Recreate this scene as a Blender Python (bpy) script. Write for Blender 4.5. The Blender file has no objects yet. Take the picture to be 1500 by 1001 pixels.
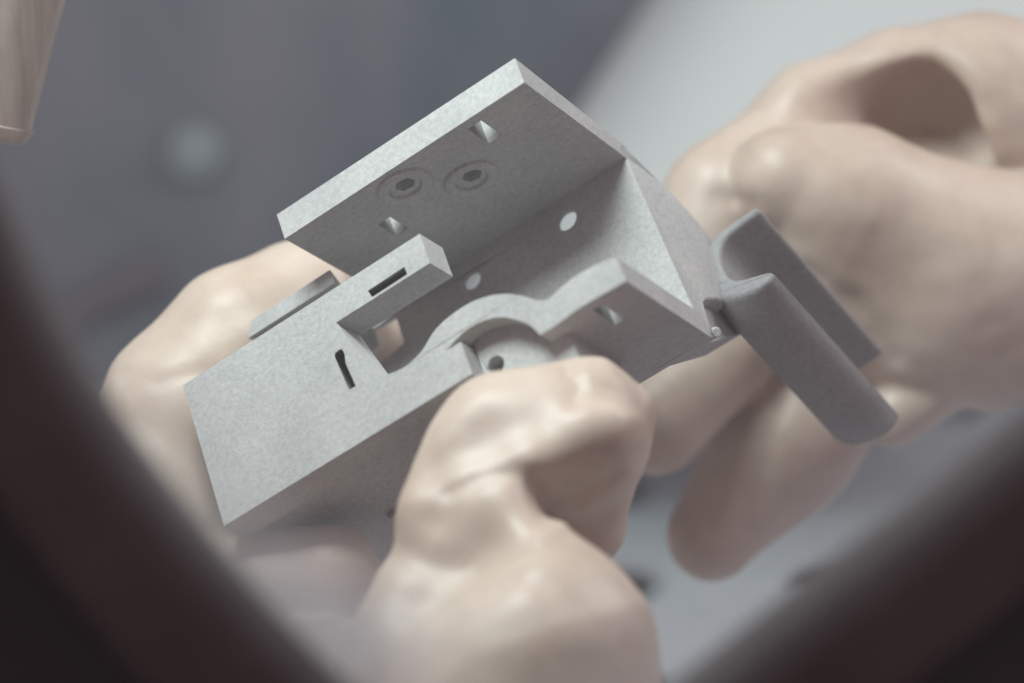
import bpy, bmesh, math, random
import numpy as np
from mathutils import Vector, Matrix
from mathutils.geometry import tessellate_polygon

scene = bpy.context.scene
C = bpy.data.collections.new("scene"); scene.collection.children.link(C)

# ------------------------------------------------------------------ camera, light, exposure
S = 1.5e-4                      # metres per design unit (the bracket was measured in units of 0.15 mm)
FPX = 3962.0                    # focal length in pixels of a 1500 px wide picture
PITCH = math.radians(25)
CAM = Vector((0, 0, 1.30))
RIGHT = Vector((1, 0, 0)); FWD = Vector((0, math.cos(PITCH), -math.sin(PITCH))); UP = RIGHT.cross(FWD)
cam_data = bpy.data.cameras.new("camera"); cam = bpy.data.objects.new("camera", cam_data); C.objects.link(cam)
cam.location = CAM; cam.rotation_euler = (math.pi/2 - PITCH, 0, 0)
cam_data.sensor_width = 36; cam_data.lens = FPX/1500*36
cam_data.clip_start = 0.01; cam_data.clip_end = 20
cam_data.dof.use_dof = True; cam_data.dof.focus_distance = (3962-60)*S; cam_data.dof.aperture_fstop = 6.0
cam_data.dof.aperture_blades = 0
scene.camera = cam

world = bpy.data.worlds.new("World"); scene.world = world; world.use_nodes = True
bg = world.node_tree.nodes["Background"]
bg.inputs[0].default_value = (1.0, 0.74, 0.775, 1); bg.inputs[1].default_value = 0.285

scene.view_settings.view_transform = 'Standard'; scene.view_settings.look = 'None'
scene.view_settings.exposure = 0; scene.view_settings.gamma = 1
scene.render.engine = 'CYCLES'
scene.cycles.max_bounces = 8; scene.cycles.transparent_max_bounces = 12

def lamp(name, loc, target, power, sx, sy, color):
    l = bpy.data.lights.new(name, 'AREA'); l.shape = 'RECTANGLE'; l.size = sx; l.size_y = sy
    l.energy = power; l.color = color
    o = bpy.data.objects.new(name, l); C.objects.link(o); o.location = loc
    o.rotation_euler = (Vector(target)-Vector(loc)).to_track_quat('-Z', 'Y').to_euler()
    return o
def W(x, y, z): return CAM + S*(float(x)*RIGHT - float(y)*UP + float(z)*FWD)          # design space (x right, y down, z away) -> world
def D(vx, vy, vz): return float(vx)*RIGHT - float(vy)*UP + float(vz)*FWD
def P(px, py, dz): z = FPX+dz; return np.array([(px-750)*z/FPX, (py-500.5)*z/FPX, z])
def PW(px, py, dz): return W(*P(px, py, dz))
mid = PW(720, 450, -60)
lamp("cabinet_lamp", mid + 0.33*D(-0.381, -0.822, -0.424), mid, 1.8, .14, .14, (.87, 1.0, .975))
lamp("side_fill", mid + Vector((.44, .14, .30)), mid + Vector((.10, .08, 0)), 1.3, .25, .25, (.97, 1.0, 1.0))  # added soft fill, unseen, brightens right-facing faces, sheet and gloves

# ------------------------------------------------------------------ helpers
def link(name, me, mat=None, parent=None, origin=None):
    """mesh data given in world coordinates -> one object with its own origin"""
    o = bpy.data.objects.new(name, me); C.objects.link(o)
    if mat: me.materials.append(mat)
    if origin is None: origin = Vector((0, 0, 0))
    if parent is not None: origin = ORG[parent.name]
    me.transform(Matrix.Translation(-Vector(origin)))
    if parent is not None: o.parent = parent
    else: o.location = origin
    ORG[o.name] = Vector(origin)
    return o
ORG = {}
def thing(name, loc, label, cat, group=None):
    o = bpy.data.objects.new(name, None); C.objects.link(o); o.location = loc; o.empty_display_size = .01
    ORG[o.name] = Vector(loc); tag(o, label, cat, group); return o
def tag(o, label, cat, group=None):
    o['label'] = label; o['category'] = cat
    if group: o['group'] = group
def mesh_from(verts, faces, smooth=35):
    me = bpy.data.meshes.new("mesh"); me.from_pydata([tuple(v) for v in verts], [], faces); me.update()
    bm = bmesh.new(); bm.from_mesh(me); bmesh.ops.recalc_face_normals(bm, faces=bm.faces); bm.to_mesh(me); bm.free()
    if smooth:
        me.polygons.foreach_set("use_smooth", [True]*len(me.polygons)); me.set_sharp_from_angle(angle=math.radians(smooth))
    return me
def bevel(o, w, seg=2, ang=40):
    m = o.modifiers.new("bevel", 'BEVEL'); m.width = w; m.segments = seg; m.limit_method = 'ANGLE'; m.angle_limit = math.radians(ang)
    return o
def catmull(pts, n=4):
    out = []; pts = [np.array(p, float) for p in pts]
    for i in range(len(pts)-1):
        p0 = pts[max(i-1, 0)]; p1 = pts[i]; p2 = pts[i+1]; p3 = pts[min(i+2, len(pts)-1)]
        for k in range(n):
            t = k/n
            out.append(.5*((2*p1)+(p2-p0)*t+(2*p0-5*p1+4*p2-p3)*t*t+(3*p1-p0-3*p2+p3)*t**3))
    out.append(pts[-1]); return [tuple(p) for p in out]
def circle(cx, cy, r, n=24, ph=0, ry=None):
    ry = ry or r
    return [(cx+r*math.cos(2*math.pi*i/n+ph), cy+ry*math.sin(2*math.pi*i/n+ph)) for i in range(n)]
def prism(outer, holes, f0, f1):
    """closed solid between f0(p, i) and f1(p, i) over a polygon with holes"""
    loops = [outer]+list(holes); flat = [p for l in loops for p in l]
    tris = tessellate_polygon([[Vector((p[0], p[1], 0)) for p in l] for l in loops])
    n = len(flat); verts = [f0(p, i) for i, p in enumerate(flat)]+[f1(p, i) for i, p in enumerate(flat)]
    faces = [tuple(t) for t in tris]+[tuple(n+i for i in reversed(t)) for t in tris]
    k = 0
    for l in loops:
        m = len(l)
        for i in range(m):
            a = k+i; b = k+(i+1) % m; faces.append((a, b, n+b, n+a))
        k += m
    return verts, faces

# ------------------------------------------------------------------ materials
def mat(name):
    m = bpy.data.materials.new(name); m.use_nodes = True
    nt = m.node_tree; b = nt.nodes["Principled BSDF"]; return m, nt, b
def node(nt, t, **kw):
    n = nt.nodes.new(t)
    for k, v in kw.items(): setattr(n, k, v)
    return n
def noise(nt, scale, detail=4, rough=.6, coord='Object', vec=None):
    n = node(nt, 'ShaderNodeTexNoise'); n.inputs['Scale'].default_value = scale; n.inputs['Detail'].default_value = detail
    n.inputs['Roughness'].default_value = rough
    if vec is None: tc = node(nt, 'ShaderNodeTexCoord'); vec = tc.outputs[coord]
    nt.links.new(vec, n.inputs['Vector']); return n
def ramp(nt, src, stops):
    r = node(nt, 'ShaderNodeValToRGB'); e = r.color_ramp.elements
    while len(e) < len(stops): e.new(.5)
    for el, (p, c) in zip(e, stops): el.position = p; el.color = (*c, 1) if len(c) == 3 else c
    nt.links.new(src, r.inputs[0]); return r
def bump(nt, b, src, dist, strength=1.0, prev=None):
    n = node(nt, 'ShaderNodeBump'); n.inputs['Distance'].default_value = dist; n.inputs['Strength'].default_value = strength
    nt.links.new(src, n.inputs['Height'])
    if prev: nt.links.new(prev.outputs[0], n.inputs['Normal'])
    nt.links.new(n.outputs[0], b.inputs['Normal']); return n
def mixc(nt, fac, a, b, mode='MIX'):
    n = node(nt, 'ShaderNodeMix'); n.data_type = 'RGBA'; n.blend_type = mode
    for sock, v in ((n.inputs[0], fac), (n.inputs[6], a), (n.inputs[7], b)):
        if hasattr(v, 'is_linked') or hasattr(v, 'links'): nt.links.new(v, sock)
        else: sock.default_value = v
    return n.outputs[2]

def mat_sinter(name, base):
    m, nt, b = mat(name)
    lo = tuple(c*.83 for c in base); hi = tuple(min(1, c*1.12) for c in base)
    n1 = noise(nt, 900, 5, .75); r1 = ramp(nt, n1.outputs[0], [(.32, lo), (.66, hi)])
    n2 = noise(nt, 60, 3, .5); r2 = ramp(nt, n2.outputs[0], [(.3, (.90, .90, .91)), (.7, (1.06, 1.06, 1.05))])
    nt.links.new(mixc(nt, 1.0, r1.outputs[0], r2.outputs[0], 'MULTIPLY'), b.inputs['Base Color'])
    b.inputs['Roughness'].default_value = .92; b.inputs['Specular IOR Level'].default_value = .25
    n3 = noise(nt, 1500, 3, .7); bump(nt, b, n3.outputs[0], .00022, .55)
    return m
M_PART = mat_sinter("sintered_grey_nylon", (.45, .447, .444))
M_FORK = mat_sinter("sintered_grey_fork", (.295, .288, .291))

def mat_glove():
    m, nt, b = mat("cream_latex")
    n1 = noise(nt, 28, 4, .55); r1 = ramp(nt, n1.outputs[0], [(.28, (.455, .345, .280)), (.52, (.555, .442, .372)), (.78, (.61, .512, .448))])
    n2 = noise(nt, 260, 5, .7); r2 = ramp(nt, n2.outputs[0], [(.35, (.96, .96, .96)), (.65, (1.03, 1.03, 1.03))])
    nt.links.new(mixc(nt, 1.0, r1.outputs[0], r2.outputs[0], 'MULTIPLY'), b.inputs['Base Color'])
    b.inputs['Roughness'].default_value = .47; b.inputs['Specular IOR Level'].default_value = .5
    b.inputs['Subsurface Weight'].default_value = .15; b.inputs['Subsurface Radius'].default_value = (.006, .004, .003)
    b.inputs['Subsurface Scale'].default_value = .5
    n3 = noise(nt, 120, 3, .5); p = bump(nt, b, n3.outputs[0], .0006, .25)
    n4 = noise(nt, 900, 3, .6); bump(nt, b, n4.outputs[0], .00008, .35, p)
    return m
M_GLOVE = mat_glove()

def mat_simple(name, c0, c1, scale, rough, spec=.4, metal=0, bumpd=0, stretch=None, detail=4):
    m, nt, b = mat(name)
    vec = None
    if stretch:
        tc = node(nt, 'ShaderNodeTexCoord'); mp = node(nt, 'ShaderNodeMapping'); mp.inputs['Scale'].default_value = stretch
        nt.links.new(tc.outputs['Object'], mp.inputs[0]); vec = mp.outputs[0]
    n = noise(nt, scale, detail, .6, vec=vec); r = ramp(nt, n.outputs[0], [(.3, c0), (.7, c1)])
    nt.links.new(r.outputs[0], b.inputs['Base Color'])
    b.inputs['Roughness'].default_value = rough; b.inputs['Specular IOR Level'].default_value = spec; b.inputs['Metallic'].default_value = metal
    if bumpd: bump(nt, b, n.outputs[0], bumpd, .5)
    return m
M_WALL = mat_simple("dark_rubber_lining", (.085, .135, .158), (.26, .244, .285), 6, .8, stretch=(1.6, 1, .6), detail=4)
M_FLOOR = mat_simple("grey_steel_floor", (.54, .59, .63), (.62, .66, .69), 25, .6)
M_SHEET = mat_simple("pale_sheet", (.68, .74, .735), (.74, .775, .77), 6, .7)
M_FRAME = mat_simple("dark_rubber", (.078, .066, .070), (.104, .090, .094), 30, .7, .12)
M_BODY = mat_simple("black_cabinet_paint", (.010, .009, .009), (.015, .0135, .0135), 20, .8, .08)
M_NOZZLE = mat_simple("worn_bronze_steel", (.24, .19, .165), (.42, .345, .305), 34, .4, .5, .35, .00005, (7, 7, .5))
M_BOLT = mat_simple("zinc", (.30, .35, .38), (.36, .41, .43), 80, .5, .4, .3)
M_CABLE = mat_simple("dull_red_rubber", (.17, .15, .17), (.20, .17, .19), 60, .6)

# ------------------------------------------------------------------ cabinet interior (the setting)
FLOOR_Z = 0.80; WALL_Y = 1.02
def box(name, x0, x1, y0, y1, z0, z1, m, kind=None):
    v = [(x, y, z) for x in (x0, x1) for y in (y0, y1) for z in (z0, z1)]
    f = [(0, 1, 3, 2), (4, 6, 7, 5), (0, 4, 5, 1), (2, 3, 7, 6), (0, 2, 6, 4), (1, 5, 7, 3)]
    o = link(name, mesh_from(v, f, 0), m, origin=((x0+x1)/2, y1, z0))
    if kind: o['kind'] = kind
    return o
box("back_wall", -.7, .7, WALL_Y, WALL_Y+.02, FLOOR_Z-.2, 1.65, M_WALL, 'structure')
def perforated_floor():
    x0, y0, p, r, T = -.57, .25, .072, .0125, .004
    nx, ny = 16, 11; verts = []; faces = []
    for i in range(nx):
        for j in range(ny):
            ox = (j % 2)*p*.5
            cx = x0+(i+.5)*p; cy = y0+(j+.5)*p; k = len(verts); N = 16
            for a in range(N):
                t = 2*math.pi*a/N+math.pi/4
                c, s = math.cos(t), math.sin(t); q = (p/2)/max(abs(c), abs(s))
                verts += [(cx+q*c, cy+q*s, FLOOR_Z), (cx+r*c, cy+r*s, FLOOR_Z), (cx+r*c, cy+r*s, FLOOR_Z-T)]
            for a in range(N):
                b = (a+1) % N
                faces += [(k+3*a, k+3*b, k+3*b+1, k+3*a+1), (k+3*a+1, k+3*b+1, k+3*b+2, k+3*a+2)]
    me = bpy.data.meshes.new("mesh"); me.from_pydata(verts, [], faces); me.update()
    o = link("cabinet_floor", me, M_FLOOR, origin=(0, .6, FLOOR_Z)); o['kind'] = 'structure'
perforated_floor()
box("hopper_bottom", -.7, .7, .2, WALL_Y, FLOOR_Z-.12, FLOOR_Z-.10, M_BODY, 'structure')

# pale sheet leaning against the back wall on the right, left edge curled so its shading fades
def leaning_sheet():
    a = PW(835, -140, 2650); b = PW(415, 480, 2250); c = PW(1750, 480, 2250); d = PW(1750, -140, 2650)
    n = (b-a).cross(d-a).normalized()
    if n.dot(FWD) < 0: n = -n
    NU, NV = 40, 6; verts = []; faces = []; Rr = .11
    for layer in (0, .003):
        for j in range(NV+1):
            p = a.lerp(b, j/NV); q = d.lerp(c, j/NV); e = (q-p).normalized(); W_ = (q-p).length
            for i in range(NU+1):
                x = W_*(i/NU)**1.6; back = 0; xx = x
                if x < Rr: t = (Rr-x)/Rr*1.45; xx = Rr-Rr*math.sin(t)/1.45; back = Rr*(1-math.cos(t))/1.45
                verts.append(p+e*xx+n*(back+layer))
    m = NU+1; L_ = m*(NV+1)
    for l in (0, 1):
        for j in range(NV):
            for i in range(NU):
                k = l*L_+j*m+i; faces.append((k, k+1, k+m+1, k+m))
    rim = [i for i in range(NU+1)]+[j*m+NU for j in range(1, NV+1)]+[NV*m+i for i in range(NU-1, -1, -1)]+[j*m for j in range(NV-1, 0, -1)]
    for x, y in zip(rim, rim[1:]+rim[:1]): faces.append((x, y, y+L_, x+L_))
    o = link("pale_sheet", mesh_from(verts, faces, 40), M_SHEET, origin=b)
    tag(o, "pale grey sheet with its left edge curled to fade the shading, leaning behind the gloves at upper right", "sheet")
leaning_sheet()

def lathe(prof, n, base, axis):
    axis = Vector(axis).normalized(); u = axis.orthogonal().normalized(); w = axis.cross(u); verts = []; faces = []
    for (r, h) in prof:
        for i in range(n):
            t = 2*math.pi*i/n; verts.append(Vector(base)+axis*h+(u*math.cos(t)+w*math.sin(t))*r)
    m = len(prof)
    for k in range(m-1):
        for i in range(n):
            j = (i+1) % n; faces.append((k*n+i, k*n+j, (k+1)*n+j, (k+1)*n+i))
    faces.append(tuple(range(n))); faces.append(tuple((m-1)*n+i for i in range(n)))
    return verts, faces
def ray_y(px, py, y):
    d = D((px-750)/FPX, (py-500.5)/FPX, 1); return CAM+d*((y-CAM.y)/d.y)
bp = ray_y(285, 222, WALL_Y)
v, f = lathe([(.0125, -.001), (.0125, .003), (.010, .007), (.005, .009)], 24, bp, (0, -1, 0))
tag(link("bolt_head", mesh_from(v, f), M_BOLT, origin=bp), "round pale bolt head blurred on the dark back wall", "bolt")
def tube(pts, r, n=10):
    pts = [Vector(p) for p in pts]; verts = []; faces = []
    for i, p in enumerate(pts):
        t = (pts[min(i+1, len(pts)-1)]-pts[max(i-1, 0)]).normalized(); u = t.cross(Vector((.1, .2, 1))).normalized(); w = t.cross(u)
        rr = r[i] if isinstance(r, (list, tuple)) else r
        for k in range(n):
            a = 2*math.pi*k/n; verts.append(p+(u*math.cos(a)+w*math.sin(a))*rr)
    for i in range(len(pts)-1):
        for k in range(n):
            j = (k+1) % n; faces.append((i*n+k, i*n+j, (i+1)*n+j, (i+1)*n+k))
    faces += [tuple(range(n)), tuple((len(pts)-1)*n+k for k in range(n))]
    return verts, faces
cp = [ray_y(60, 500, WALL_Y-.006), ray_y(130, 447, WALL_Y-.006), ray_y(185, 422, WALL_Y-.006), ray_y(240, 395, WALL_Y-.006)]
v, f = tube(cp, .0055); tag(link("red_cable", mesh_from(v, f), M_CABLE, origin=cp[0]), "short dull red cable end blurred low on the dark back wall", "cable")

# ------------------------------------------------------------------ blast nozzle at the upper left
def nozzle():
    ax = np.array([-.27, .96, .12]); ax /= np.linalg.norm(ax)
    tip = P(-52, 190, 120); base = W(*tip); axis = -D(*ax)
    r = 100*S; t = thing("blast_nozzle", base, "worn bronze-toned metal nozzle hanging in from the top left corner", "nozzle")
    v, f = lathe([(r*.97, .0030), (r*.985, .06), (r*.985, .14)], 48, base, axis)
    link("nozzle_body", mesh_from(v, f, 50), M_NOZZLE, t)
    v, f = lathe([(r*.40, .004), (r*.45, -.0002), (r*.84, -.0002), (r*.94, .0008), (r, .0028), (r, .0038), (r*.96, .0042)], 48, base, axis)
    link("nozzle_rim", mesh_from(v, f, 50), M_NOZZLE, t)
nozzle()

# ------------------------------------------------------------------ the printed bracket
R = np.array([[.80468, .30009, .51229], [-.49487, .81574, .29936], [-.32806, -.49441, .80494]])
T0 = np.array([267.87-750, 564.51-500.5, FPX])
def L(u, v, w): x = R@np.array([u, v, w], float)+T0; return W(*x)
BR = thing("printed_bracket", L(330, 100, 150), "matte grey sintered plastic bracket with a two-bladed fork, held by cream gloves", "bracket")
def bpart(name, verts, faces, m=M_PART, bw=2.2, parent=None, smooth=35):
    o = link(name, mesh_from([L(*p) for p in verts], faces, smooth), m, parent or BR)
    if bw: bevel(o, bw*S, 4 if bw > 5 else 2)
    return o
def lbox(u0, u1, v0, v1, w0, w1, ta=0, tw=0):
    v = [(u0, v0, w0), (u1, v0, w0), (u1, v0, w1), (u0, v0, w1), (u0+ta, v1, w0+tw), (u1-ta, v1, w0+tw), (u1-ta, v1, w1-tw), (u0+ta, v1, w1-tw)]
    return v, [(0, 1, 2, 3), (4, 5, 6, 7), (0, 1, 5, 4), (1, 2, 6, 5), (2, 3, 7, 6), (3, 0, 4, 7)]
up = [(299.4, 161.1), (316.7, 170.3), (338.9, 175.5), (357.2, 174.8), (381, 168.3), (411.8, 150), (450.3, 143), (485.4, 145), (519.7, 157), (547.3, 176.4), (567.3, 196.8), (584.4, 205), (603.6, 201), (629.3, 197), (662.7, 198), (697, 205.5)]
lo1 = [(697, 245.5), (680, 244.8), (650, 244), (612, 243.6), (587, 246.5), (554.2, 247)]
lo2 = [(554.2, 247), (544.5, 224), (530, 207), (511.6, 191.3), (487.4, 181), (465.2, 177.8), (449.6, 178.7), (429.9, 184), (416, 189)]
cap = [(0, 0), (437, 0), (437, 51.5), (269, 51.5)]
n0 = len(cap); upc = catmull(up, 4); cap += upc; n1 = len(cap)
loc = catmull(lo1, 4)+catmull(lo2, 4)[1:]; cap += loc; n2 = len(cap)
cap += [(441, 189.5), (441, 243), (0, 243)]
dep = [61]*len(cap)
for i in range(n0+8, n2-2): dep[i] = 250
slot1 = [(332, 34.5), (397.5, 33.5), (398.5, 47), (335, 48)]
slot2 = [(250, 100), (252, 95), (260, 93.5), (265, 96), (266, 104), (263, 119), (267, 160), (255, 160)]
holes = [slot1, slot2]
depall = dep+[61]*(len(slot1)+len(slot2))
nc = len(cap)
v, f = prism(cap, holes, lambda p, i: (p[0], p[1], 0), lambda p, i: (p[0]-(22 if i >= nc else 0), p[1]-(30 if i >= nc else 0), depall[i]))
fp = bpart("front_plate", v, f, bw=0)
def cut(o, verts, faces):
    me = mesh_from([L(*p) for p in verts], faces, 0); me.transform(Matrix.Translation(-ORG[BR.name]))
    c = bpy.data.objects.new("cutter", me); C.objects.link(c)
    c.parent = BR; bpy.context.view_layer.update()
    m = o.modifiers.new("cut", 'BOOLEAN'); m.object = c; m.solver = 'EXACT'; bpy.context.view_layer.update()
    dg = bpy.context.evaluated_depsgraph_get(); nm = bpy.data.meshes.new_from_object(o.evaluated_get(dg))
    o.modifiers.clear(); o.data = nm; bpy.data.objects.remove(c)
    nm.polygons.foreach_set("use_smooth", [True]*len(nm.polygons)); nm.set_sharp_from_angle(angle=math.radians(35))
v, f = lbox(629, 645, 170, 300, 22, 86); cut(fp, v, f)
bevel(fp, 2.2*S)
# blind bottoms of the two slots
for a, b, c, d in ((300, 385, .8, 26), (220, 249.5, 58, 134)):
    v, f = lbox(a, b, c, d, 61.6, 70); bpart("slot_bottom", v, f, bw=0)

# back panel with two hexagon recesses
hexes = [circle(420, 50, 16, 6, .2), circle(494, 122, 16, 6, .2)]
vt = lambda p: -166 if p[1] < 150 else -152
v, f = prism([(232, 0), (666, 0), (666, 318), (232, 318)], hexes, lambda p, i: (p[0], -121, p[1]), lambda p, i: (p[0], vt(p), p[1]))
bpn = bpart("back_panel", v, f, bw=0)
for a, b, c, d in ((553, 577, 20, 78), (336, 359, 97, 148)):
    v, f = lbox(a, b, -180, -100, c, d); cut(bpn, v, f)
bevel(bpn, 2.2*S)
def torus(cu, cw, Rm, r, flat=1.0, n=40, m=10, ew=1.0):
    verts = []; faces = []
    for i in range(n):
        a = 2*math.pi*i/n
        for k in range(m):
            b = 2*math.pi*k/m; q = Rm+r*math.cos(b)
            verts.append((cu+q*math.cos(a), -121+r*flat*math.sin(b), cw+q*math.sin(a)*ew))
    for i in range(n):
        for k in range(m):
            i2 = (i+1) % n; k2 = (k+1) % m; faces.append((i*m+k, i2*m+k, i2*m+k2, i*m+k2))
    return verts, faces
for cu, cw in ((418, 51), (490, 125)):
    v, f = torus(cu, cw, 33, 9, .9); bpart("raised_ring", v, f, bw=0)

# sloping thin floor with two round holes and a square window
fw = lambda v: 299-.2*(v+121)
ue = lambda v: 665+.087*(v+122)
flo = [(60, -140), (ue(-140), -140), (ue(6), 6), (ue(129), 129), (ue(190), 190), (ue(243), 243), (140, 243), (60, 60)]
fh = [circle(545, -77, 17, 24), circle(367.5, -75.5, 15, 24), [(160, -104), (225, -98), (229, -42), (165, -26)]]
v, f = prism(flo, fh, lambda p, i: (p[0], p[1], fw(p[1])), lambda p, i: (p[0], p[1], fw(p[1])+10))
bpart("floor_plate", v, f, bw=1.2)
# flange under the lower wall
v, f = prism([(380, 150), (684, 150), (694.5, 243), (380, 243)], [], lambda p, i: (p[0], p[1], fw(p[1])+6), lambda p, i: (p[0]-2, p[1]-12, fw(p[1])+60))
bpart("flange", v, f)
# stepped block below the wave wall, with a screw hole
v, f = prism([(442.5, 184), (465, 170), (500, 172), (530, 190), (556, 222), (582, 228), (582, 250), (582, 345), (380, 345), (380, 246), (442.5, 246)], [circle(464, 230, 13, 20)],
             lambda p, i: (p[0], p[1], 34), lambda p, i: (p[0], p[1], 182))
bpart("stepped_block", v, f)
# body behind the front plate
v, f = prism([(20, 40), (140, 40), (140, 200), (325, 200), (325, 233), (20, 233)], [], lambda p, i: (p[0], p[1], 61.5), lambda p, i: (p[0], p[1], 400))
bpart("rear_body", v, f)
v, f = prism([(325.5, 190), (442, 190), (442, 205), (325.5, 205)], [], lambda p, i: (p[0], p[1], 62), lambda p, i: (p[0], p[1], 300))
bpart("rear_step", v, f)
# narrow rail seen behind the top edge of the plate
v, f = prism([(72, -95), (243, -95), (243, -70), (72, -70)], [], lambda p, i: (p[0], p[1], 90), lambda p, i: (p[0]-60, p[1], 300))
bpart("rear_rail", v, f)
# end web that carries the fork
web = [(ue(q), q, fw(q)+1.5) for q in (-122, 6, 129, 190, 243)]+[(696, 236, 262), (692, 166, 293), (690, 147, 321), (690, 126, 372), (690, 122, 410), (690, 60, 440), (690, 0, 470), (690, -25, 472), (689, -69, 368), (672, -140, 285)]
n = len(web); vv = [tuple(np.array(p)+[.4, 0, 0]) for p in web]+[(p[0]-75, p[1], p[2]+16) for p in web]
ff = [tuple(t) for t in tessellate_polygon([[Vector((p[1], p[2], 0)) for p in web]])]
ff = ff+[tuple(n+i for i in reversed(t)) for t in ff]+[(i, (i+1) % n, n+(i+1) % n, n+i) for i in range(n)]
bpart("end_web", vv, ff, bw=2.5)
v, f = prism([(120, 335), (199, 300), (230, 258), (242, 256), (133, 490), (70, 480)], [], lambda p, i: (668, p[0], p[1]), lambda p, i: (600, p[0], p[1])); bpart("web_core", v, f)
# fork: a U-shaped channel with two flared blades
ev = np.array([0, .387, .922]); gv = np.array([0, .922, -.387]); av = np.array([1., 0, 0]); o0 = np.array([690, 35.8, 433.5])
uo = [(84, -62), (40, -60), (12, -52), (-10, -34), (-20, 0), (-22, 50), (-19, 84), (-7, 108), (14, 122), (48, 124), (72, 117), (83, 109)]
ui = [(88, 101), (82, 93), (66, 86), (44, 77), (26, 66), (15, 46), (10, 12), (14, -18), (27, -36), (50, -43), (86, -48), (90, -55)]
n_out = len(catmull(uo, 3)); prof = catmull(uo, 3)+catmull(ui, 3)
PR = np.array(prof); tg = np.roll(PR, -1, 0)-np.roll(PR, 1, 0); tg /= np.linalg.norm(tg, axis=1)[:, None]
nrm = np.stack([tg[:, 1], -tg[:, 0]], 1)
if np.sum(PR[:, 0]*np.roll(PR[:, 1], -1)-PR[:, 1]*np.roll(PR[:, 0], -1)) < 0: nrm = -nrm
rings = [(-5, 5), (-4, 2.8), (-2, 1.1), (1.5, .2)]+[(5+350*k/22, 0) for k in range(23)]+[(357.5, .3), (359.5, 1.3), (360.5, 2.8), (361, 4.5)]
K = len(rings)-1; vv = []
for k, (s, ins) in enumerate(rings):
    for idx_, (xa, xg) in enumerate(prof):
        q = xg-max(0, 1-s/80)**2*24*max(0, 1-abs(xa-5)/75) if xg > 60 and idx_ < n_out else xg
        sl = s-(.22*max(0, 60-xa)*(1 if xg > 30 else .45) if s > 300 else 0)*max(0, (s-300)/61)
        vv.append(tuple(o0+(xa-nrm[idx_, 0]*ins)*av+(q-nrm[idx_, 1]*ins)*gv+sl*ev))
m = len(prof); ff = []
for k in range(K):
    for i in range(m):
        j = (i+1) % m; ff.append((k*m+i, k*m+j, (k+1)*m+j, (k+1)*m+i))
tri = tessellate_polygon([[Vector((p[0], p[1], 0)) for p in prof]])
ff += [tuple(t) for t in tri]+[tuple(K*m+i for i in t) for t in tri]
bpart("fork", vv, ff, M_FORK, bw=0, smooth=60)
pc = np.array([700, 240, 262.]); 
v, f = lathe([(8*S, -18*S), (8*S, 1*S), (6*S, 3*S)], 18, L(697, 226, 280), D(*(R@np.array([.62, .5, -.6]))))
link("hole_disc", mesh_from(v, f), M_PART, BR)  # added pale disc, stands in for a through-hole showing light behind

# ------------------------------------------------------------------ gloves (signed distance modelling -> one continuous mesh each)
def cone(G, a, b, ra, rb):
    a = np.asarray(a, np.float32); b = np.asarray(b, np.float32); ab = b-a
    X, Y, Z = G[0]-a[0], G[1]-a[1], G[2]-a[2]
    t = np.clip((X*ab[0]+Y*ab[1]+Z*ab[2])/float(ab@ab), 0, 1)
    return np.sqrt((X-t*ab[0])**2+(Y-t*ab[1])**2+(Z-t*ab[2])**2)-(ra+(rb-ra)*t)
def smin(a, b, k):
    h = np.maximum(k-np.abs(a-b), 0)/k; return np.minimum(a, b)-h*h*k*.25
def smax(a, b, k): return -smin(-a, -b, k)
def chain(G, pts, k=20):
    d = None
    for p, q in zip(pts[:-1], pts[1:]):
        c = cone(G, P(*p[:3]), P(*q[:3]), p[3], q[3]); d = c if d is None else smin(d, c, k)
    return d
def wob(G, amp, wl, seed, n=7):
    rng = np.random.RandomState(seed); out = 0
    w1 = 14*np.sin(G[1]/90+1)+10*np.sin(G[0]/70)
    for i in range(n):
        k = rng.normal(size=3); k *= 2*np.pi/np.linalg.norm(k)/(wl*rng.uniform(.6, 1.5))
        out = out+np.sin((G[0]+w1)*k[0]+G[1]*k[1]+(G[2]-w1)*k[2]+rng.uniform(0, 6.28))
    return (amp/np.sqrt(n))*out
def groove(G, d, pts, depth, width):
    """a crease (depth > 0) or thin ridge (depth < 0) running over the glove"""
    X = G[0]*(FPX/G[2]); Y = G[1]*(FPX/G[2]); q = None
    for a, b in zip(pts[:-1], pts[1:]):
        ax, ay, bx, by = a[0]-750, a[1]-500.5, b[0]-750, b[1]-500.5; vx, vy = bx-ax, by-ay
        t = np.clip(((X-ax)*vx+(Y-ay)*vy)/(vx*vx+vy*vy), 0, 1); e = (X-ax-t*vx)**2+(Y-ay-t*vy)**2
        q = e if q is None else np.minimum(q, e)
    return d+depth*np.exp(-q/(width*width))
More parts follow.
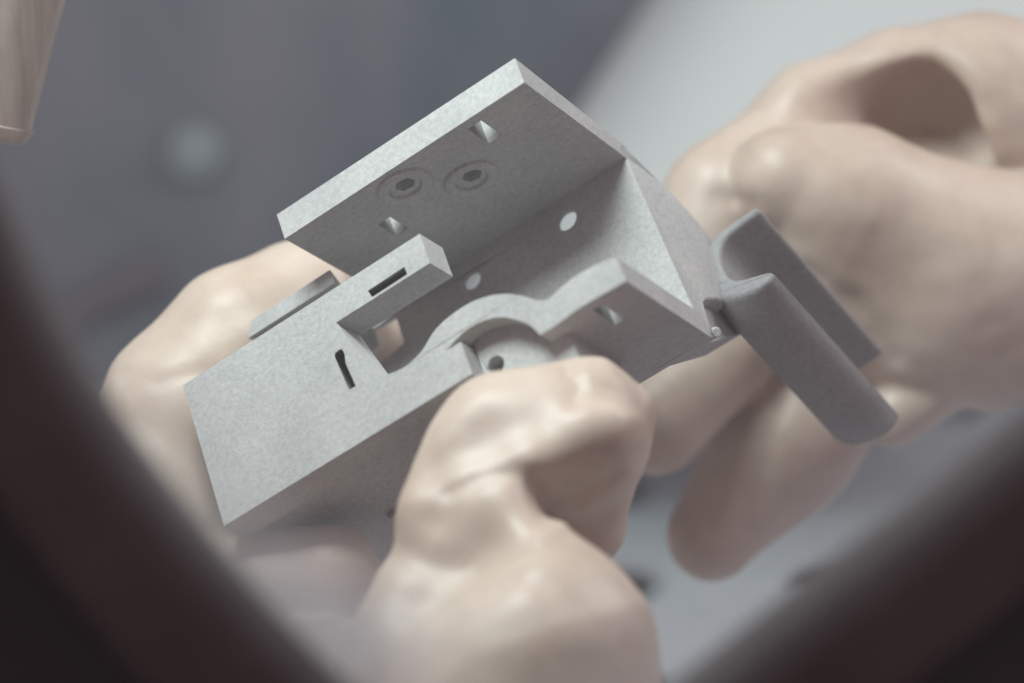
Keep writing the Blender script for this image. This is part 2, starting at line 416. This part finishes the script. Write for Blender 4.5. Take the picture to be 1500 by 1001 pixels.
def surface_nets(F, org, h):
    inside = F < 0; s = F.shape; idx = np.zeros((s[0]-1, s[1]-1, s[2]-1), np.int32)
    cnt = np.zeros(idx.shape, np.int32)
    cor = [(i, j, k) for i in (0, 1) for j in (0, 1) for k in (0, 1)]
    sl = lambda A, c: A[c[0]:A.shape[0]-1+c[0], c[1]:A.shape[1]-1+c[1], c[2]:A.shape[2]-1+c[2]]
    for c in cor: cnt += sl(inside, c)
    act = (cnt > 0) & (cnt < 8); ii = np.argwhere(act); idx[act] = np.arange(len(ii))
    acc = np.zeros((len(ii), 3)); num = np.zeros(len(ii))
    for a in cor:
        for ax in range(3):
            if a[ax] == 0:
                b = list(a); b[ax] = 1
                fa = F[ii[:, 0]+a[0], ii[:, 1]+a[1], ii[:, 2]+a[2]]; fb = F[ii[:, 0]+b[0], ii[:, 1]+b[1], ii[:, 2]+b[2]]
                m = (fa < 0) != (fb < 0); t = np.where(m, fa/np.where(m, fa-fb, 1), 0)
                p = np.tile(np.array(a, float), (len(ii), 1)); p[:, ax] += t
                acc[m] += p[m]; num[m] += 1
    V = (ii+acc/num[:, None])*h+org
    quads = []
    for ax in range(3):
        o1, o2 = [(1, 2), (2, 0), (0, 1)][ax]
        A = inside; lo = [slice(1, -1)]*3; hi = [slice(1, -1)]*3; lo[ax] = slice(0, -1); hi[ax] = slice(1, None)
        e = np.argwhere(A[tuple(lo)] != A[tuple(hi)])
        off = np.array([1, 1, 1]); off[ax] = 0; e = e+off
        d1 = np.zeros(3, int); d1[o1] = 1; d2 = np.zeros(3, int); d2[o2] = 1
        g = lambda x: idx[x[:, 0], x[:, 1], x[:, 2]]
        q = np.stack([g(e-d1-d2), g(e-d2), g(e), g(e-d1)], 1)
        flip = A[e[:, 0], e[:, 1], e[:, 2]]; q[~flip] = q[~flip][:, ::-1]; quads.append(q)
    return V, np.concatenate(quads)
def grid(lo, hi, h):
    ax = [np.arange(lo[i], hi[i]+h, h, dtype=np.float32) for i in range(3)]
    return (ax[0][:, None, None], ax[1][None, :, None], ax[2][None, None, :]), np.array(lo, float)
def sdf_object(name, F, org, h, m, origin):
    F = F.astype(np.float32); F[0] = F[-1] = 9; F[:, 0] = F[:, -1] = 9; F[:, :, 0] = F[:, :, -1] = 9
    V, Q = surface_nets(F, org, h)
    A = np.array([list(RIGHT), list(-UP), list(FWD)]); Wd = np.array(CAM)+S*(V@A)
    me = bpy.data.meshes.new("mesh"); me.from_pydata(Wd.tolist(), [], Q.tolist()); me.update()
    bm = bmesh.new(); bm.from_mesh(me)
    for _ in range(3): bmesh.ops.smooth_vert(bm, verts=bm.verts, factor=.5, use_axis_x=True, use_axis_y=True, use_axis_z=True)
    bmesh.ops.recalc_face_normals(bm, faces=bm.faces); bm.to_mesh(me); bm.free()
    me.polygons.foreach_set("use_smooth", [True]*len(me.polygons))
    return link(name, me, m, origin=origin)

def left_glove():
    h = 6.0; G, org = grid((-720, -180, FPX-720), (230, 640, FPX+330), h)
    tip = chain(G, [(742, 653, -330, 102), (838, 641, -320, 106)])
    d0 = chain(G, [(696, 718, -380, 82), (655, 860, -410, 90)]); base = chain(G, [(688, 740, -428, 76), (782, 965, -490, 158), (790, 1090, -500, 175)])
    d = smin(smin(tip, base, 30), d0, 60)
    d = smin(d, chain(G, [(612, 985, -450, 108), (700, 1030, -480, 145)]), 60)
    d = smin(d, chain(G, [(690, 690, -425, 30), (770, 660, -424, 34), (885, 628, -406, 32)]), 55)         # lit ridge
    d = smax(d, -chain(G, [(630, 672, -440, 12), (700, 640, -462, 20), (780, 610, -462, 10)]), 70)            # hollow above it
    d = smin(d, chain(G, [(880, 594, -320, 62), (928, 598, -312, 30)]), 24)
    d = smax(d, -chain(G, [(836, 560, -420, 8), (880, 560, -420, 16), (950, 585, -390, 14)]), 30)
    d = smax(d, -chain(G, [(650, 760, -508, 12), (690, 800, -524, 14), (640, 850, -550, 8)]), 130)
    d = smin(d, chain(G, [(850, 655, -285, 98), (866, 768, -262, 50)]), 14)                                   # baggy end of the thumb
    fin = chain(G, [(540, 492, 345, 66), (440, 452, 265, 96), (355, 505, 205, 112), (275, 600, 180, 122), (200, 780, 140, 152), (330, 1080, 20, 150), (600, 1060, -300, 150)], 50)
    d = smin(d, fin, 40)
    d = smin(d, chain(G, [(300, 930, 20, 95), (395, 862, -20, 88), (488, 842, -50, 72)]), 40)      # added fingertip, stands in for a pale reflection under the part
    d = groove(G, d, [(784, 712), (792, 735), (800, 752)], 10, 17)
    d = smin(d, chain(G, [(800, 690, -262, 62), (850, 775, -245, 58)]), 12)
    d = groove(G, d, [(570, 800), (625, 825), (690, 840)], 7, 26)
    d = groove(G, d, [(832, 546), (846, 566), (842, 590)], 9, 11)
    d = groove(G, d, [(790, 790), (850, 752), (930, 690)], -3.5, 7); d = groove(G, d, [(800, 745), (860, 715), (940, 660)], 3, 8)
    d = groove(G, d, [(700, 880), (760, 850), (800, 860)], 3, 14); d = groove(G, d, [(230, 560), (300, 545), (345, 560)], 3, 12)
    d = groove(G, d, [(655, 725), (715, 700), (765, 690)], 4, 12); d = groove(G, d, [(330, 470), (390, 440), (460, 420)], 5, 26)
    d = d+wob(G, 1.7, 280, 3)+wob(G, .5, 85, 8)
    o = sdf_object("rubber_glove", d, org, h, M_GLOVE, PW(600, 1000, -200))
    tag(o, "cream rubber glove at lower left whose thumb presses the bracket from the front", "glove", "cream rubber gloves holding the bracket")
left_glove()
def right_glove():
    h = 6.5; G, org = grid((170, -640, FPX+0), (1110, 480, FPX+820), h)
    d = chain(G, [(1150, 266, 405, 91), (1236, 297, 430, 121), (1420, 392, 470, 157), (1600, 410, 480, 172)], 40)
    arch = chain(G, [(1005, 440, 440, 72), (1060, 292, 490, 88), (1185, 170, 545, 76), (1310, 150, 560, 108), (1440, 140, 570, 126), (1590, 170, 560, 150)], 50)
    arch = smax(arch, -chain(G, [(1225, 150, 425, 34), (1345, 165, 500, 74), (1385, 195, 555, 84)], 30), 60)      # hollow of the loop
    d = smin(d, arch, 12)
    d = smin(d, chain(G, [(1190, 430, 470, 75), (1330, 490, 500, 92), (1460, 520, 500, 90)]), 120)
    f1 = chain(G, [(1100, 470, 500, 88), (962, 622, 430, 82)])
    f2 = chain(G, [(1260, 500, 610, 112), (1145, 648, 570, 124), (1044, 785, 540, 76)], 30)
    f3 = chain(G, [(1420, 500, 520, 85), (1312, 612, 480, 52)])
    d = smin(d, f1, 10); d = smin(d, f2, 8); d = smin(d, f3, 12)
    d = smin(d, chain(G, [(1330, 250, 655, 62), (1480, 290, 655, 66)]), 30)
    d = groove(G, d, [(1050, 292), (1082, 292), (1100, 300)], 6, 16)
    d = groove(G, d, [(1180, 400), (1250, 440), (1310, 520)], 6, 16); d = groove(G, d, [(1120, 560), (1082, 680), (1060, 760)], -4, 11)
    d = groove(G, d, [(1150, 580), (1120, 690), (1090, 780)], 4, 14); d = groove(G, d, [(1420, 60), (1480, 90), (1500, 130)], 4, 16)
    d = d+wob(G, 2.4, 280, 11)+wob(G, .6, 85, 5)
    o = sdf_object("rubber_glove", d, org, h, M_GLOVE, PW(1450, 400, 400))
    tag(o, "cream rubber glove at right with looped baggy fingers behind the fork", "glove", "cream rubber gloves holding the bracket")
right_glove()

# ------------------------------------------------------------------ viewing window in front: rubber frame, dusty pane with painted glare
def window():
    dz = -1330; z = FPX+dz
    path = [(-330, -420), (-190, -160), (-80, 90), (0, 262), (62, 405), (142, 550), (242, 692), (350, 822), (470, 950), (590, 1070), (690, 1145), (790, 1135), (890, 1068), (1000, 985), (1250, 788), (1500, 590), (1760, 384), (2050, 155)]
    path = [np.array(p) for p in catmull(path, 4)]
    t = thing("viewing_window", W(*P(740, 1300, dz)), "dark rubber window frame corner blurred in the near foreground with its dusty pane and painted glare", "window")
    prof = [(-4, 26), (0, 8), (10, -4), (34, -16), (90, -22), (150, -18), (190, -4), (206, 14), (214, 60), (214, 90), (-4, 90)]  # (outward px, depth units)
    prof2 = [(214, 62), (300, 56), (420, 50), (900, 40), (900, 90), (214, 90)]
    for name, pr, m in (("window_seal", prof, M_FRAME), ("cabinet_skin", prof2, M_BODY)):
        vv = []; ff = []; n = len(pr)
        for i, p in enumerate(path):
            tn = path[min(i+1, len(path)-1)]-path[max(i-1, 0)]; tn = tn/np.linalg.norm(tn); nr = np.array([-tn[1], tn[0]])
            for (o_, dd) in pr:
                q = p+nr*(o_+22); vv.append(W(*(P(q[0], q[1], dz)+np.array([0, 0, dd]))))
        for i in range(len(path)-1):
            for k in range(n):
                j = (k+1) % n; ff.append((i*n+k, i*n+j, (i+1)*n+j, (i+1)*n+k))
        ff += [tuple(range(n)), tuple((len(path)-1)*n+k for k in range(n))]
        link(name, mesh_from(vv, ff, 60), m, t)
    # pane: dusty towards the frame, with glare painted into the same mask
    m = bpy.data.materials.new("dusty_glare_glass"); m.use_nodes = True; nt = m.node_tree; nt.nodes.clear()
    out = node(nt, 'ShaderNodeOutputMaterial'); tr = node(nt, 'ShaderNodeBsdfTransparent'); df = node(nt, 'ShaderNodeBsdfTranslucent'); df2 = node(nt, 'ShaderNodeBsdfDiffuse')
    df.inputs[0].default_value = (.86, .92, .97, 1); df2.inputs[0].default_value = (.86, .90, .95, 1)
    ad = node(nt, 'ShaderNodeMixShader'); ad.inputs[0].default_value = .5; nt.links.new(df.outputs[0], ad.inputs[1]); nt.links.new(df2.outputs[0], ad.inputs[2])
    mx = node(nt, 'ShaderNodeMixShader'); nt.links.new(tr.outputs[0], mx.inputs[1]); nt.links.new(ad.outputs[0], mx.inputs[2]); nt.links.new(mx.outputs[0], out.inputs[0])
    at = node(nt, 'ShaderNodeAttribute'); at.attribute_name = "dust_glare"; n1 = noise(nt, 25, 4, .6)
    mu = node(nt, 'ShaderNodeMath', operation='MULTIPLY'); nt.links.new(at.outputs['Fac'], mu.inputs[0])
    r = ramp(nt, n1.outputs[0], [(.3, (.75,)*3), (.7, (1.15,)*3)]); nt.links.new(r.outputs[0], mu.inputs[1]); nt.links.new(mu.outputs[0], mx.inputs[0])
    N = 60; xs = np.linspace(-300, 1800, N); ys = np.linspace(-400, 1200, N); vv = []; veil = []
    PT = np.array(path)
    for y in ys:
        for x in xs:
            vv.append(W(*(P(x, y, dz)+np.array([0, 0, 40])))); dd = np.min(np.hypot(PT[:, 0]-x, PT[:, 1]-y))
            glare = math.exp(-((x-405)/150)**2-((y-885)/95)**2)*.75+math.exp(-((x-545)/120)**2-((y-950)/75)**2)*.45+math.exp(-((x-1330)/190)**2-((y-690)/120)**2)*.10  # pale patches painted in for glare at lower left and a band at right
            veil.append(min(.8, glare)+.105+.30*max(0, 1-dd/150)**1.2*min(1, max(0, (y-430)/260)))  # even veil lifts the blacks; last term gathers near the frame
    ff = [(j*N+i, j*N+i+1, (j+1)*N+i+1, (j+1)*N+i) for j in range(N-1) for i in range(N-1)]
    me = bpy.data.meshes.new("mesh"); me.from_pydata([tuple(p) for p in vv], [], ff); me.update()
    a = me.attributes.new("dust_glare", 'FLOAT', 'POINT'); a.data.foreach_set("value", veil)
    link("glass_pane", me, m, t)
window()
